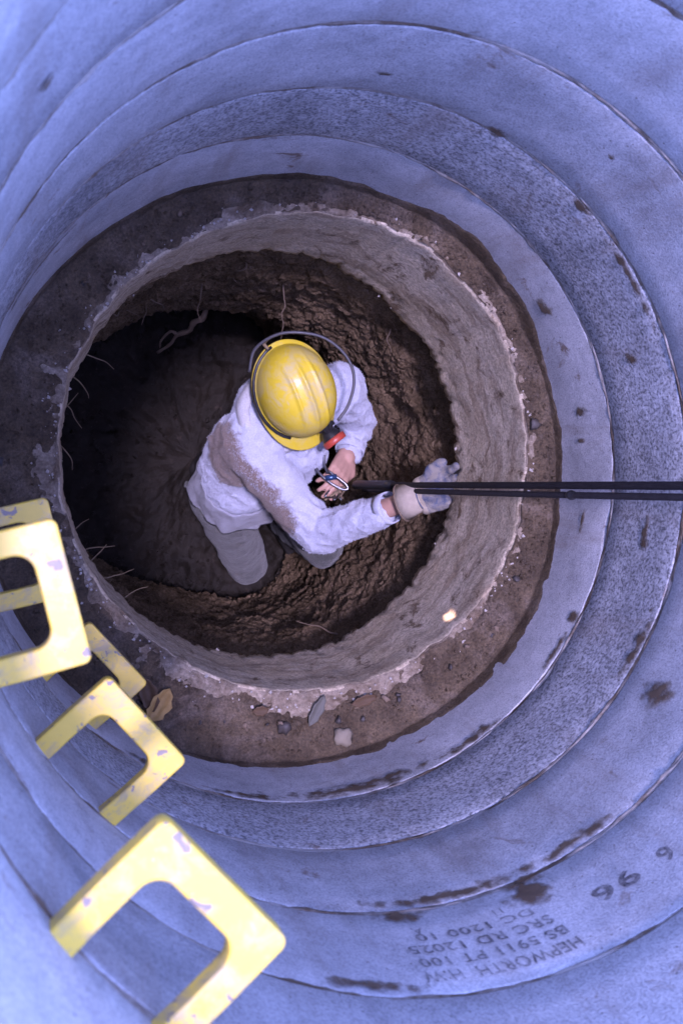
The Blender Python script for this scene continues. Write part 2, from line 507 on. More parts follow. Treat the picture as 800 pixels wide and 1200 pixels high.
PC = Vector((0.040, 0.045))             # centre of collar and pit
FLOOR = -3.50
def angw(a, c, w):                       # soft window round an angle, degrees
    d = (a - c + 180) % 360 - 180
    return math.exp(-(d / w) ** 2)
def pit_fn(i, j):
    t = 2 * PI * i / NU
    a = math.degrees(t)
    ct, st = math.cos(t), math.sin(t)
    if j < NW:                           # wall
        s = j / (NW - 1)
        z = -2.26 - (3.47 - 2.26) * s
        d = -z
        r = 0.535 - 0.03 * min(1, (d - 2.26) / 0.35) - 0.05 * max(0, (d - 2.5) / 0.95) * (1 - angw(a, 150, 75)) * (1 - 1.5 * angw(a, 301, 24)) - 0.035 * max(0, (d - 2.4) / 0.9) * angw(a, 30, 42)
        lipz = 3.02 + 0.05 * nz(ct * 2, st * 2, 4.0) + 0.012 * nz(ct * 9, st * 9, 2.0)
        w = max(angw(a, 112, 48), 0.0)
        if d < lipz:
            r -= 0.045 * w * min(1, (d - 2.3) / 0.5) if d > 2.3 else 0
        else:
            r += w * 0.13 * min(1, (d - lipz) / 0.02)
        r += 0.06 * angw(a, 185, 40) * min(1, (d - 2.26) / 0.15)
        x, y = r * ct, r * st
        big = 0.022 * fb(x * 4.5, y * 4.5, z * 3.5, 4)
        strata = 0.005 * fb(ct * 2.2 + 7, st * 2.2, z * 16 + 1.5 * nz(ct * 3, st * 3, z * 2), 3)
        wx, wy, wz = x + 0.03 * nz(x * 8, y * 8, z * 8), y + 0.03 * nz(x * 8 + 9, y * 8, z * 8), z + 0.04 * nz(x * 7, y * 7 + 5, z * 7)
        dd, pp = noise.voronoi(Vector((wx * 11, wy * 11, wz * 7)))
        d2, p2 = noise.voronoi(Vector((wx * 27, wy * 27, wz * 19)))
        tri = lambda q_: (q_.x * 12.9898 + q_.y * 78.233 + q_.z * 37.719) % 1.0 - 0.5
        crack = min(1.0, (dd[1] - dd[0]) * 3.5)
        crack2 = min(1.0, (d2[1] - d2[0]) * 3.0)
        chunk = (0.022 * tri(pp[0]) + 0.008 * (1 - crack) + 0.012 * tri(p2[0]) + 0.004 * (1 - crack2)) * (0.30 + 0.45 * angw(a, 10, 60))
        fine = 0.007 * fb(x * 30, y * 30, z * 26, 3) + 0.006 * fb(x * 70, y * 70, z * 62, 2)
        e = min(1.0, (d - 2.26) / 0.05)
        r += (big + strata + chunk + fine) * e
        zz = z + 0.008 * fb(x * 7, y * 7, z * 7 + 3, 3) * e
        return (PC.x + r * ct, PC.y + r * st, zz)
    s = (j - NW + 1) / NF                # floor
    base = 0.50 + 0.10 * angw(a, 112, 55) + 0.06 * angw(a, 185, 40)
    r = base * (1 - s) ** 0.8
    x, y = r * ct, r * st
    z = FLOOR + 0.025 * fb(x * 5, y * 5, 0.3, 4) + 0.010 * fb(x * 26, y * 26, 2.3, 3) + 0.05 * max(0, r / base - 0.75) ** 1.0
    clod = noise.voronoi(Vector((x * 14, y * 14, 3)))[0]
    z += 0.018 * (0.45 - clod[0])
    return (PC.x + x, PC.y + y, z)
NU, NW, NF = 560, 210, 60
pe = grid_mesh('pit_earth', NU, NW + NF, pit_fn)
pe.materials.append(M['earth']); pe.materials.append(M['earth_wet_shaded'])
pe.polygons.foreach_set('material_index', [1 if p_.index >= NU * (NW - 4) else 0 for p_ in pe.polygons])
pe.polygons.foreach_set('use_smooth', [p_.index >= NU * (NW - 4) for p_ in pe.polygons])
tag(link('pit_earth', pe), kind='structure')

# loose clods and stones bedded in the pit wall and floor: uncountable
def lump(verts, faces, p, r, rnd):
    base = len(verts)
    M_ = Matrix.Rotation(rnd.uniform(0, 3), 3, Vector((rnd.random(), rnd.random(), rnd.random() + 0.01)).normalized())
    for sx in (-1, 1):
        for sy in (-1, 1):
            for sz in (-1, 1):
                verts.append(Vector(p) + M_ @ (Vector((sx * rnd.uniform(0.4, 1), sy * rnd.uniform(0.4, 1), sz * rnd.uniform(0.3, 0.8))) * r))
    for f_ in ((0, 1, 3, 2), (4, 6, 7, 5), (0, 4, 5, 1), (2, 3, 7, 6), (0, 2, 6, 4), (1, 5, 7, 3)):
        faces.append(tuple(base + q_ for q_ in f_))
rl = random.Random(17)
cv_, cf_ = [], []
for k_ in range(5200):
    j_ = rl.randrange(4, NW + NF - 8) if rl.random() < 0.7 else rl.randrange(NW - 25, NW + 12)
    p = Vector(pit_fn(rl.randrange(NU), j_))
    if noise.noise(p * 6) < -0.15: continue
    lump(cv_, cf_, p, rl.choice([0.0025, 0.0035, 0.0035, 0.005, 0.005, 0.007, 0.010]), rl)
cm_ = mesh_from('pit_clods', cv_, cf_, False)
cm_.materials.append(M['earth']); cm_.materials.append(M['earth_wet_shaded'])
cm_.polygons.foreach_set('material_index', [1 if p_.center.z < -3.40 else 0 for p_ in cm_.polygons])  # clods near the floor take its shade-darkened colour
tag(link('pit_clods', cm_),
    'loose brown clods and stones in the wall and floor of the pit', 'clods', kind='stuff')

# ------------------------------------------------------------------ concrete rings
JOINTS = [0.530, 0.790, 1.020, 1.243, 1.475, 1.703, 2.25]
RING_INFO = [
    ('ring5', 'topmost concrete ring at the mouth of the shaft, seen in the lower left corner'),
    ('ring4', 'smooth grey concrete ring directly above the ring with stencilled writing'),
    ('ring1', 'pale concrete ring with faded black stencilled lettering on its inner face'),
    ('ring0', 'smooth concrete ring directly below the ring with stencilled writing'),
    ('ring2', 'speckled rough-grained concrete ring, second above the muddy ledge'),
    ('ring3', 'lowest pale concrete ring, its foot buried in the muddy ledge'),
]
RINGS = []
SEG = 360
for q, (mk, lab) in enumerate(RING_INFO):
    zt, zb = -JOINTS[q], -JOINTS[q + 1]
    h = zt - zb
    ox = [0.001, -0.001, 0.0, 0.0006, -0.0002, -0.0008][q]
    oy = [-0.001, 0.001, 0.0, -0.0008, -0.0002, 0.0008][q]
    RI = 0.600 + [0.0005, -0.0005, 0.0005, 0.0, 0.0004, 0.0008][q]
    def ring_fn(i, j, q=q, h=h, ox=ox, oy=oy, RI=RI):
        t = 2 * PI * i / SEG
        ct, st = math.cos(t), math.sin(t)
        n1 = fb(ct * 5, st * 5, q * 7.1, 4)
        n2 = max(0, nz(ct * 6, st * 6, q * 3.7 + 40) - 0.35) * 0.03   # chipped arris, lower edge
        n3 = max(0, nz(ct * 5, st * 5, q * 5.3 + 80) - 0.35) * 0.03   # chipped arris, upper edge
        ct_ = 0.0016 + 0.001 * n1 + n3 * 0.6
        cb_ = 0.0035 + 0.002 * fb(ct * 7, st * 7, q * 2.9, 3) + n2
        wav = 0.0012 * nz(ct * 3, st * 3, q * 2.0)
        prof = [(0.690, h / 2 - 0.001), (RI + 0.045, h / 2 - 0.001), (RI + 0.030, h / 2 - 0.002),
                (RI + ct_ * 1.3, h / 2 - 0.0035), (RI + ct_ * 0.35, h / 2 - 0.0035 - ct_ * 0.7), (RI, h / 2 - 0.0045 - ct_ * 1.6),
                (RI, h / 4), (RI, 0), (RI, -h / 4),
                (RI, -h / 2 + 0.004 + cb_ * 1.2), (RI + cb_ * 0.3, -h / 2 + 0.0035 + cb_ * 0.5), (RI + cb_ * 1.1, -h / 2 + 0.003),
                (RI + 0.030, -h / 2 + 0.002), (RI + 0.045, -h / 2 + 0.001), (0.690, -h / 2 + 0.001)]
        r, z = prof[j]
        r += wav if 3 <= j <= 11 else 0
        return ((r + 0) * ct + ox, r * st + oy, z)
    m = grid_mesh('concrete_ring', SEG, 15, ring_fn, flip=True, close_v=True)
    o = link('concrete_ring', m, M[mk], None, (0, 0, (zt + zb) / 2))
    md = o.modifiers.new('split', 'EDGE_SPLIT'); md.split_angle = math.radians(50)
    tag(o, lab, 'concrete ring', 'precast concrete rings of the shaft')
    RINGS.append(o)

# dark mud and old mortar squeezed out of each joint
for q in range(1, 6):
    zj = -JOINTS[q]
    def joint_fn(i, j, q=q, zj=zj):
        t = 2 * PI * i / 540
        ct, st = math.cos(t), math.sin(t)
        w = 0.0050 + 0.0035 * fb(ct * 9, st * 9, q * 4.4, 4)
        s_ = j / 6 * 2 - 1
        out_ = -0.0004 + 0.0032 * fb(ct * 6, st * 6, q * 9.7, 3) + 0.0022 * fb(ct * 30, st * 30, q * 2.2 + s_, 2)
        r = 0.6005 - out_ * (1 - s_ * s_) + (0.006 if abs(s_) > 0.99 else 0)
        return (r * ct, r * st, zj + s_ * max(0.002, w) + 0.0015 * fb(ct * 12, st * 12, q * 3.0, 3) - RINGS[q].location.z)
    link('joint_mud', grid_mesh('joint_mud', 540, 7, joint_fn), M['mortar'], RINGS[q])

# mud caught on the rings: thin raised blobs that follow the wall
def wall_patch(name, ring, a0, z0, wid, hei, mat, seed, thick=0.003, cut=0.0, n=26, parent=True):
    """an irregular splash around angle a0 (deg), world height z0; wid/hei in metres"""
    verts, faces, idx = [], [], {}
    for j in range(n + 1):
        for i in range(n + 1):
            u, w = i / n * 2 - 1, j / n * 2 - 1
            mx_, mz_ = u * wid * 26, w * hei * 26
            f = 1 - math.sqrt(u * u + w * w) + 0.55 * fb(mx_ + seed * 5.1, mz_ + seed, seed * 2.7, 4) - cut - 0.25 * abs(u) ** 3
            t = math.radians(a0) + u * wid / 2 / 0.6
            r = 0.5990 - min(thick, max(0.0, f * thick * 2.2))
            idx[(i, j)] = (len(verts), f)
            verts.append((r * math.cos(t), r * math.sin(t), z0 + w * hei / 2 - (ring.location.z if parent else 0)))
    for j in range(n):
        for i in range(n):
            cs = [(i, j), (i + 1, j), (i + 1, j + 1), (i, j + 1)]
            if max(idx[c][1] for c in cs) > -0.15:
                faces.append(tuple(idx[c][0] for c in cs[::-1]))
    if not faces:
        return None
    m = mesh_from(name, verts, faces)
    at_ = m.attributes.new('cover', 'FLOAT', 'POINT')
    fv = [0.0] * len(verts)
    for n_, f_ in idx.values(): fv[n_] = f_
    at_.data.foreach_set('value', fv)
    bm = bmesh.new(); bm.from_mesh(m)
    bmesh.ops.delete(bm, geom=[v_ for v_ in bm.verts if not v_.link_faces], context='VERTS')
    bm.to_mesh(m); bm.free()
    return link(name, m, mat, ring if parent else None)

SPL = [  # ring, angle, z, width, height, cut
    (3, 289.6, -1.200, 0.055, 0.055, 0.0), (3, 292.0, -1.236, 0.05, 0.02, 0.15),
    (4, 328.5, -1.372, 0.05, 0.06, 0.15), (4, 73.4, -1.468, 0.035, 0.020, 0.0), (5, 54.6, -1.486, 0.03, 0.02, 0.0),
    (5, 26.5, -1.586, 0.018, 0.026, 0.0), (6, 12.0, -1.815, 0.010, 0.020, 0.0), (6, 356.0, -1.80, 0.06, 0.012, 0.2),
    (6, 40.0, -1.80, 0.05, 0.04, 0.3), (6, 18.0, -1.80, 0.02, 0.06, 0.25), (5, 354.0, -1.575, 0.07, 0.02, 0.25),
    (4, 272.0, -1.225, 0.07, 0.03, 0.15), (6, 337.0, -1.72, 0.025, 0.03, 0.0), (4, 60.0, -1.33, 0.02, 0.012, 0.2),
    (2, 150.0, -0.90, 0.02, 0.02, 0.2), (4, 95.0, -1.40, 0.03, 0.012, 0.2),
]
for s_, (q, a0, z0, w_, h_, cut) in enumerate(SPL):
    wall_patch('mud_splash', RINGS[q - 1], a0, z0, w_ * 1.5, h_ * 1.5, M['film'], s_ * 1.37 + 0.6, 0.0016, cut)
# long smears of mud packed along the joint over the lowest ring
for s_, (q, a0, z0, w_, h_) in enumerate([(6, 282, -1.735, 0.42, 0.055), (6, 262, -1.722, 0.20, 0.03), (6, 306, -1.722, 0.22, 0.035),
                                          (6, 330, -1.717, 0.16, 0.022), (4, 280, -1.262, 0.40, 0.03), (4, 300, -1.262, 0.26, 0.03),
                                          (5, 335, -1.49, 0.2, 0.025), (5, 40, -1.49, 0.25, 0.022), (6, 150, -1.72, 0.3, 0.02),
                                          (3, 262, -1.04, 0.2, 0.025), (6, 245, -1.73, 0.16, 0.04)]):
    wall_patch('mud_smear', RINGS[q - 1], a0, z0, w_, h_ * 1.3, M['film'], s_ * 2.31 + 10.2, 0.0012, 0.22, 90)

# stencilled writing on the pale ring
def wall_text(body, a_start, z_base, size, ring, squeeze=1.0, width=None):
    cu = bpy.data.curves.new('lettering', 'FONT')
    cu.body = body
    cu.size = size
    cu.space_character = 1.08
    cu.offset = size * 0.022
    tmp = bpy.data.objects.new('lettering_tmp', cu)
    COL.objects.link(tmp)
    dg = bpy.context.evaluated_depsgraph_get()
    m = bpy.data.meshes.new_from_object(tmp.evaluated_get(dg), depsgraph=dg)
    bpy.data.objects.remove(tmp)
    xs = [v_.co.x for v_ in m.vertices]
    span = max(xs) - min(xs)
    sx = width / span if width else squeeze
    for v_ in m.vertices:
        t = math.radians(a_start) - v_.co.x * sx / 0.6
        r = 0.5968
        v_.co = (r * math.cos(t), r * math.sin(t), z_base + v_.co.y - ring.location.z)
    m.materials.clear()
    return link('lettering', m, M['ink'], ring)
R3 = RINGS[2]
wall_text('HEPWORTH  H.W', 289.7, -1.069, 0.033, R3, width=0.216)
wall_text('BS 5911 PT 100', 289.6, -1.102, 0.029, R3, width=0.206)
wall_text('SRC RD 12025', 289.3, -1.135, 0.029, R3, width=0.204)
wall_text('DC 1200 10', 288.2, -1.165, 0.026, R3, width=0.170)
wall_text('I', 285.0, -1.189, 0.020, R3)
wall_text('I', 284.0, -1.189, 0.020, R3)
wall_text('A', 273.4, -1.182, 0.022, R3)
wall_text('9', 302.3, -1.138, 0.046, R3, width=0.031)
wall_text('6', 298.6, -1.138, 0.046, R3, width=0.031)
wall_text('6', 307.8, -1.131, 0.044, R3)

# ------------------------------------------------------------------ collar, ledge and mud
LEDGE = [(0, 1.945), (60, 1.925), (90, 1.965), (117, 2.02), (140, 2.07), (160, 2.075), (185, 2.06), (215, 2.0), (245, 1.965), (270, 1.96), (330, 1.93), (360, 1.945)]
NC = 480
def inner_r(t):
    ct, st = math.cos(t), math.sin(t)
    return 0.496 - 0.006 * math.exp(-(((math.degrees(t) + 180) % 360 - 180) / 50) ** 2) + 0.006 * fb(ct * 3, st * 3, 5.0, 4) + 0.004 * fb(ct * 14, st * 14, 9.0, 3)
def collar_pt(i, j):
    t = 2 * PI * i / NC
    a = math.degrees(t)
    ct, st = math.cos(t), math.sin(t)
    zl = -lerp_tab(LEDGE, a)
    ri = inner_r(t)
    zbot = -2.305 + 0.016 * fb(ct * 8, st * 8, 3.0, 4) + 0.012 * fb(ct * 24, st * 24, 1.0, 3)
    # outer wall contact expressed from the collar centre
    bx = PC.x * ct + PC.y * st
    ro = -bx + math.sqrt(bx * bx - (PC.length_squared - 0.607 ** 2))
    if j < 12:                            # top of the ledge, outside to inside
        s = j / 11
        r = ro + (ri + 0.012 - ro) * s
        z = zl - 0.012 * (1 - s)
        x, y = r * ct, r * st
        z += 0.010 * fb(x * 13, y * 13, 2.0, 4) + 0.0055 * fb(x * 45, y * 45, 8.0, 3)
        return (PC.x + x, PC.y + y, z)
    if j < 15:                            # worn arris
        s = (j - 11) / 3
        w = s * PI / 2
        return (PC.x + (ri + 0.012 * (1 - math.sin(w))) * ct, PC.y + (ri + 0.012 * (1 - math.sin(w))) * st, zl - 0.012 * (1 - math.cos(w)) + 0.003 * fb(ct * 20, st * 20, s * 2, 3))
    if j < 36:                            # board-marked inner face
        s = (j - 14) / 21
        z = zl - 0.012 + (zbot - zl + 0.012) * s
        r = ri - 0.012 * s
        r += 0.0012 * fb(ct * 2, st * 2, z * 22, 2) + 0.0016 * fb(ct * 9, st * 9, z * 9, 3)
        e = max(0, s - 0.72) / 0.28        # honeycombed foot
        r += e * 0.014 * max(0, fb(ct * 26, st * 26, z * 26, 4))
        return (PC.x + r * ct, PC.y + r * st, z)
    s = (j - 35) / 4                       # underside
    r = ri - 0.012 + 0.075 * s
    return (PC.x + r * ct, PC.y + r * st, zbot - 0.004 * s + 0.012 * s * fb(ct * 20, st * 20, s * 3, 3))
cmesh = grid_mesh('concrete_collar', NC, 40, collar_pt)
cmesh.materials.append(M['collar']); cmesh.materials.append(M['ledge'])
cmesh.polygons.foreach_set('material_index', [1 if p_.index < NC * (12 + (1 if nz(p_.center.x * 18, p_.center.y * 18, 2.0) > 0 else 0)) else 0 for p_ in cmesh.polygons])
col = link('concrete_collar', cmesh)
tag(col, 'rough cast concrete collar with an inner lip around the dark earth pit', 'concrete collar')

MUDTOP = [(0, 0.048), (25, 0.050), (45, 0.072), (62, 0.085), (80, 0.055), (100, 0.05), (140, 0.055), (180, 0.05), (230, 0.05), (270, 0.05), (320, 0.082), (345, 0.055), (360, 0.048)]
NM = 640
def mud_pt(i, j):
    t = 2 * PI * i / NM
    a = math.degrees(t)
    ct, st = math.cos(t), math.sin(t)
    zl = -lerp_tab(LEDGE, a)
    top = lerp_tab(MUDTOP, a) + 0.012 * fb(ct * 4, st * 4, 2.0, 4) + 0.008 * fb(ct * 16, st * 16, 6.0, 4) + 0.018 * max(0, nz(ct * 9, st * 9, 12.0) - 0.2)
    bx = PC.x * ct + PC.y * st
    ro = -bx + math.sqrt(bx * bx - (PC.length_squared - 0.602 ** 2))
    ri = inner_r(t)
    if j < 6:                              # thin skin up the wall
        s = j / 5
        z = zl + top * (1 - s) + (0.020) * s
        r = ro - 0.002 - (0.004 * s if j else -0.006)
        x, y = r * ct, r * st
        r -= 0.0025 * fb(x * 30, y * 30, z * 30, 3) if j else 0
        return (PC.x + r * ct, PC.y + r * st, z)
    s = (j - 5) / 30
    r = ro - 0.0075 + (ri + 0.004 - ro + 0.0075) * s
    x, y = r * ct, r * st
    hgt = 0.020 * (1 - s) ** 1.6 + 0.003
    edge = s - (0.62 + 0.20 * fb(ct * 3.2, st * 3.2, 7.0, 4) + 0.50 * fb(x * 9, y * 9, 17.0, 5) + 0.18 * fb(x * 40, y * 40, 3.0, 3) + 0.22 * angw(a, 175, 50) + 0.42 * angw(a, 10, 48) + 0.18 * angw(a, 320, 25) + 0.25 * angw(a, 80, 30) - 0.04 * angw(a, 262, 35))
    hgt -= max(0, edge) * 0.06
    z = zl + hgt + 0.007 * fb(x * 15, y * 15, 2.0, 4) + 0.0055 * fb(x * 55, y * 55, 4.0, 3)
    return (PC.x + x, PC.y + y, z)
tag(link('ledge_mud', grid_mesh('ledge_mud', NM, 36, mud_pt), M['mud']),
    'band of wet brown mud lying on the concrete ledge', 'mud', kind='stuff')

def ledge_z(x, y):
    return -lerp_tab(LEDGE, math.degrees(math.atan2(y - PC.y, x - PC.x)) % 360)

# ------------------------------------------------------------------ step irons
def step_mesh():
    """flat U frame: x across, y away from the wall (0 at the wall), z up"""
    hw, d, lw, fw_, th = 0.076, 0.122, 0.028, 0.032, 0.0115
    hw0 = 0.0745                            # half width at the wall
    out, inn = [], []
    def arc(cx, cy, r, a0, a1, n=7):
        return [(cx + r * math.cos(a0 + (a1 - a0) * k_ / n), cy + r * math.sin(a0 + (a1 - a0) * k_ / n)) for k_ in range(n + 1)]
    ro, ri = 0.009, 0.019
    out = [(-hw0, -0.03), (-hw0, 0.0), (-hw, d * 0.5)] + arc(-hw + ro, d - ro, ro, PI, PI / 2) + arc(hw - ro, d - ro, ro, PI / 2, 0) + [(hw, d * 0.5), (hw0, 0.0), (hw0, -0.03)]
    iw = hw - lw
    inn = [(-hw0 + lw, -0.03), (-hw0 + lw, 0.0), (-iw, d * 0.3)] + arc(-iw + ri, d - fw_ - ri, ri, PI, PI / 2) + arc(iw - ri, d - fw_ - ri, ri, PI / 2, 0) + [(iw, d * 0.3), (hw0 - lw, 0.0), (hw0 - lw, -0.03)]
    n = len(out)
    bm = bmesh.new()
    lay = []
    for z in (-th, th):
        lay.append(([bm.verts.new((x, y, z)) for x, y in out], [bm.verts.new((x, y, z)) for x, y in inn]))
    (ob, ib), (ot, it) = lay
    for i in range(n - 1):
        bm.faces.new((ot[i], it[i], it[i + 1], ot[i + 1]))
        bm.faces.new((ob[i], ob[i + 1], ib[i + 1], ib[i]))
        bm.faces.new((ob[i], ot[i], ot[i + 1], ob[i + 1]))
        bm.faces.new((ib[i], ib[i + 1], it[i + 1], it[i]))
    for e in (0, n - 1):
        f = (ob[e], ib[e], it[e], ot[e])
        bm.faces.new(f if e == 0 else f[::-1])
    bmesh.ops.recalc_face_normals(bm, faces=bm.faces)
    bmesh.ops.bevel(bm, geom=[e for e in bm.edges if e.calc_face_angle(0) > math.radians(50)], offset=0.0026, segments=2, affect='EDGES', profile=0.5)
    m = bpy.data.meshes.new('step_iron')
    bm.to_mesh(m); bm.free()
    m.polygons.foreach_set('use_smooth', [p_.area < 1.2e-4 and len(p_.vertices) == 4 and abs(p_.normal.z) < 0.98 for p_ in m.polygons])
    return m
SM = step_mesh()
STEPS = [(226.8, 0.770, 'large yellow step iron at the bottom edge of the picture, nearest the camera'),
         (225.4, 1.260, 'middle yellow step iron of the column running along the lower left wall'),
         (226.2, 1.750, 'farthest small yellow step iron, just above the muddy ledge'),
         (198.8, 1.030, 'bright cream-yellow step iron jutting in from the left edge, largest at the left'),
         (198.2, 1.530, 'speckled yellow step iron half hidden behind the bright one at the left edge')]
for a, z, lab in STEPS:
    t = math.radians(a)
    o = link('step_iron', SM, M['step'], None, (0.600 * math.cos(t), 0.600 * math.sin(t), -z))
    o.rotation_euler = (0, math.radians(random.uniform(-1.5, 1.5)), t + PI / 2)
    tag(o, lab, 'step iron', 'step irons fixed to the shaft wall')

# ------------------------------------------------------------------ the person in the pit
F = Vector((0.50, -0.866, 0))            # facing
L_ = Vector((0.866, 0.50, 0))            # to the person's left
UP = Vector((0, 0, 1))
HC = Vector((0.146, 0.236, -2.575))      # head centre
HR = Matrix((L_, F, UP)).transposed()
tilt = Matrix.Rotation(math.radians(-14), 3, 'X')
HB = HR @ tilt                           # head basis: x left->, y forward, z crown
def hp(x, y, z): return HC + HB @ Vector((x, y, z))

SR, SL = Vector((0.062, 0.078, -2.705)), Vector((0.318, 0.268, -2.715))
ER, EL = Vector((0.290, -0.152, -2.675)), Vector((0.448, 0.195, -2.895))
WR, WL = Vector((0.416, -0.048, -2.415)), Vector((0.414, 0.098, -2.855))
HIPR, HIPL = Vector((0.075, -0.075, -3.09)), Vector((0.205, 0.045, -3.10))
KR, KL = Vector((0.250, -0.312, -3.405)), Vector((0.402, -0.213, -2.99))
AR, AL = Vector((0.09, 0.03, -3.44)), Vector((0.365, -0.150, -3.42))

limbs, balls = [], []
limbs += [(SR, ER, 0.050, 0.040), (ER, WR, 0.041, 0.027), (SL, EL, 0.048, 0.040), (EL, WL, 0.040, 0.027)]
limbs += [(Vector((0.19, 0.172, -2.72)), Vector((0.13, 0.0, -3.04)), 0.095, 0.105), (SR, SL, 0.055, 0.055)]
limbs += [(HIPR, KR, 0.068, 0.048), (KR, AR, 0.046, 0.034), (HIPL, KL, 0.068, 0.048), (KL, AL, 0.046, 0.034), (HIPR, HIPL, 0.08, 0.08)]
limbs += [(HC + Vector((-0.005, -0.01, -0.08)), Vector((0.175, 0.165, -2.72)), 0.05, 0.058)]
balls += [(HC, (0.074, 0.092, 0.108), HB), (hp(0, 0.035, -0.055), (0.058, 0.062, 0.07), HB)]
# face: nose, brow, lips, chin, ears
limbs += [(hp(0, 0.090, 0.0), hp(0, 0.112, -0.040), 0.009, 0.014), (hp(-0.03, 0.082, 0.012), hp(0.03, 0.082, 0.012), 0.012, 0.012),
          (hp(-0.02, 0.092, -0.072), hp(0.02, 0.092, -0.072), 0.007, 0.007), (hp(0, 0.082, -0.105), hp(0, 0.075, -0.11), 0.02, 0.022)]
for s_ in (-1, 1):
    balls += [(hp(s_ * 0.078, -0.008, -0.015), (0.010, 0.020, 0.032), HB)]
# bare left hand: palm, four fingers closed on the rope end, thumb from the side of the palm
PALM = Vector((0.378, 0.042, -2.805))
hd = (PALM - WL).normalized()
hs = Vector((-0.80, 0.52, 0.30)); hs = (hs - hd * hs.dot(hd)).normalized()   # towards the little finger
hn = hd.cross(hs).normalized()
if hn.z < 0: hn = -hn                     # back of the hand, upwards
limbs += [(WL, WL + hd * 0.030, 0.027, 0.028)]
for k_ in range(4):
    off = (k_ - 1.5) * 0.0195
    limbs += [(WL + hd * 0.03 + hs * off * 0.7, PALM + hd * 0.022 + hs * off, 0.0155, 0.0125)]
LEN = [0.036, 0.041, 0.038, 0.030]
for k_ in range(4):
    off = (k_ - 1.5) * 0.0205
    p = PALM + hd * 0.024 + hs * off
    ang = 0.0 + 0.10 * k_
    r0 = 0.0098
    for sgm in range(3):
        ln = LEN[k_] * (1.0, 0.72, 0.55)[sgm]
        dirv = hd * math.cos(ang) - hn * math.sin(ang)
        p2 = p + dirv * ln
        limbs.append((p, p2, r0, r0 * 0.92))
        p, r0 = p2, r0 * 0.92
        ang += 0.50
tb = WL + hd * 0.030 - hs * 0.026
tm = tb + hd * 0.036 - hs * 0.016 + hn * 0.004
tt = tm + hd * 0.032 + hs * 0.006 - hn * 0.010
limbs += [(tb, tm, 0.0135, 0.0115), (tm, tt, 0.0112, 0.0095)]
# right hand inside its glove
GC = Vector((0.480, -0.010, -2.345))
gd = (Vector((0.538, 0.022, -2.300)) - WR).normalized()
gs = Vector((-0.25, 0.96, 0.0)); gs = (gs - gd * gs.dot(gd)).normalized()
gn = gd.cross(gs).normalized()
limbs += [(WR, WR + gd * 0.05, 0.026, 0.026), (WR + gd * 0.05, GC, 0.026, 0.028)]
body = link('person', solid('person', limbs, balls, 0.0045, 3), M['skin'])
tag(body, 'person in yellow helmet, pale woolly pullover and grey trousers kneeling in the pit', 'person')

# pullover
def seg_d(p, a, b):
    a, b = Vector(a), Vector(b)
    ab = b - a
    t = max(0, min(1, (p - a).dot(ab) / ab.length_squared))
    return (p - a - ab * t).length
def fleece_disp(c):
    d = 0.006 * fb(c.x * 9, c.y * 9, c.z * 9, 3)
    d += 0.0028 * fb(c.x * 36, c.y * 36, c.z * 36, 3) + 0.0016 * nz(c.x * 190, c.y * 190, c.z * 190)
    e = math.exp(-((c - ER).length / 0.10) ** 2)
    d += 0.006 * e * math.sin((c.x * 0.6 + c.y * 1.0 - c.z * 0.4) * 150 + 3 * nz(c.x * 12, c.y * 12, c.z * 12))
    e = math.exp(-((c - EL).length / 0.10) ** 2) * 0.8
    d += 0.006 * e * math.sin((c.x * 0.3 + c.y * 1.0 + c.z * 0.4) * 140 + 3 * nz(c.x * 12, c.y * 12, c.z * 12))
    e = math.exp(-(seg_d(c, (0.12, 0.05, -2.70), (0.26, 0.03, -2.78)) / 0.09) ** 2)
    d += 0.007 * e * math.sin((c.x * 0.9 - c.y * 0.5) * 75 + 2.5 * nz(c.x * 9, c.y * 9, c.z * 9))
    d += 0.007 * (1 - abs(nz(c.x * 13, c.y * 13, c.z * 13))) ** 5 - 0.003
    return d
fl = [(SR, ER, 0.077, 0.061), (ER, WR - (WR - ER).normalized() * 0.065, 0.060, 0.046),
      (SL, EL, 0.072, 0.058), (EL, WL - (WL - EL).normalized() * 0.012, 0.056, 0.044),
      (SR, SL, 0.078, 0.078), (SR, Vector((0.105, 0.20, -2.73)), 0.075, 0.085), (Vector((0.105, 0.20, -2.73)), SL, 0.085, 0.072), (Vector((0.185, 0.165, -2.74)), Vector((0.105, 0.0, -2.95)), 0.115, 0.130),
      (Vector((0.05, 0.085, -2.76)), Vector((0.065, 0.0, -2.92)), 0.085, 0.095),
      (Vector((0.24, 0.08, -2.78)), Vector((0.20, -0.01, -2.92)), 0.08, 0.09)]
pm = solid('pullover', fl, [], 0.005, 8, fleece_disp)
at = pm.attributes.new('mud', 'FLOAT', 'POINT')
vals = []
for v_ in pm.vertices:
    d = min(seg_d(v_.co, (-0.035, 0.075, -2.70), (0.03, -0.02, -2.74)), seg_d(v_.co, (0.03, -0.02, -2.74), (0.17, -0.115, -2.70)))
    d2 = seg_d(v_.co, (0.02, 0.015, -2.66), (0.09, -0.03, -2.65))
    vals.append(1.6 * max(0, 1 - d / 0.115) + 0.55 * max(0, 1 - d2 / 0.11))
at.data.foreach_set('value', vals)
pull = link('pullover', pm, M['fleece'], body)
rw = random.Random(3)
fv_, ff_ = [], []
npoly = len(pm.polygons)
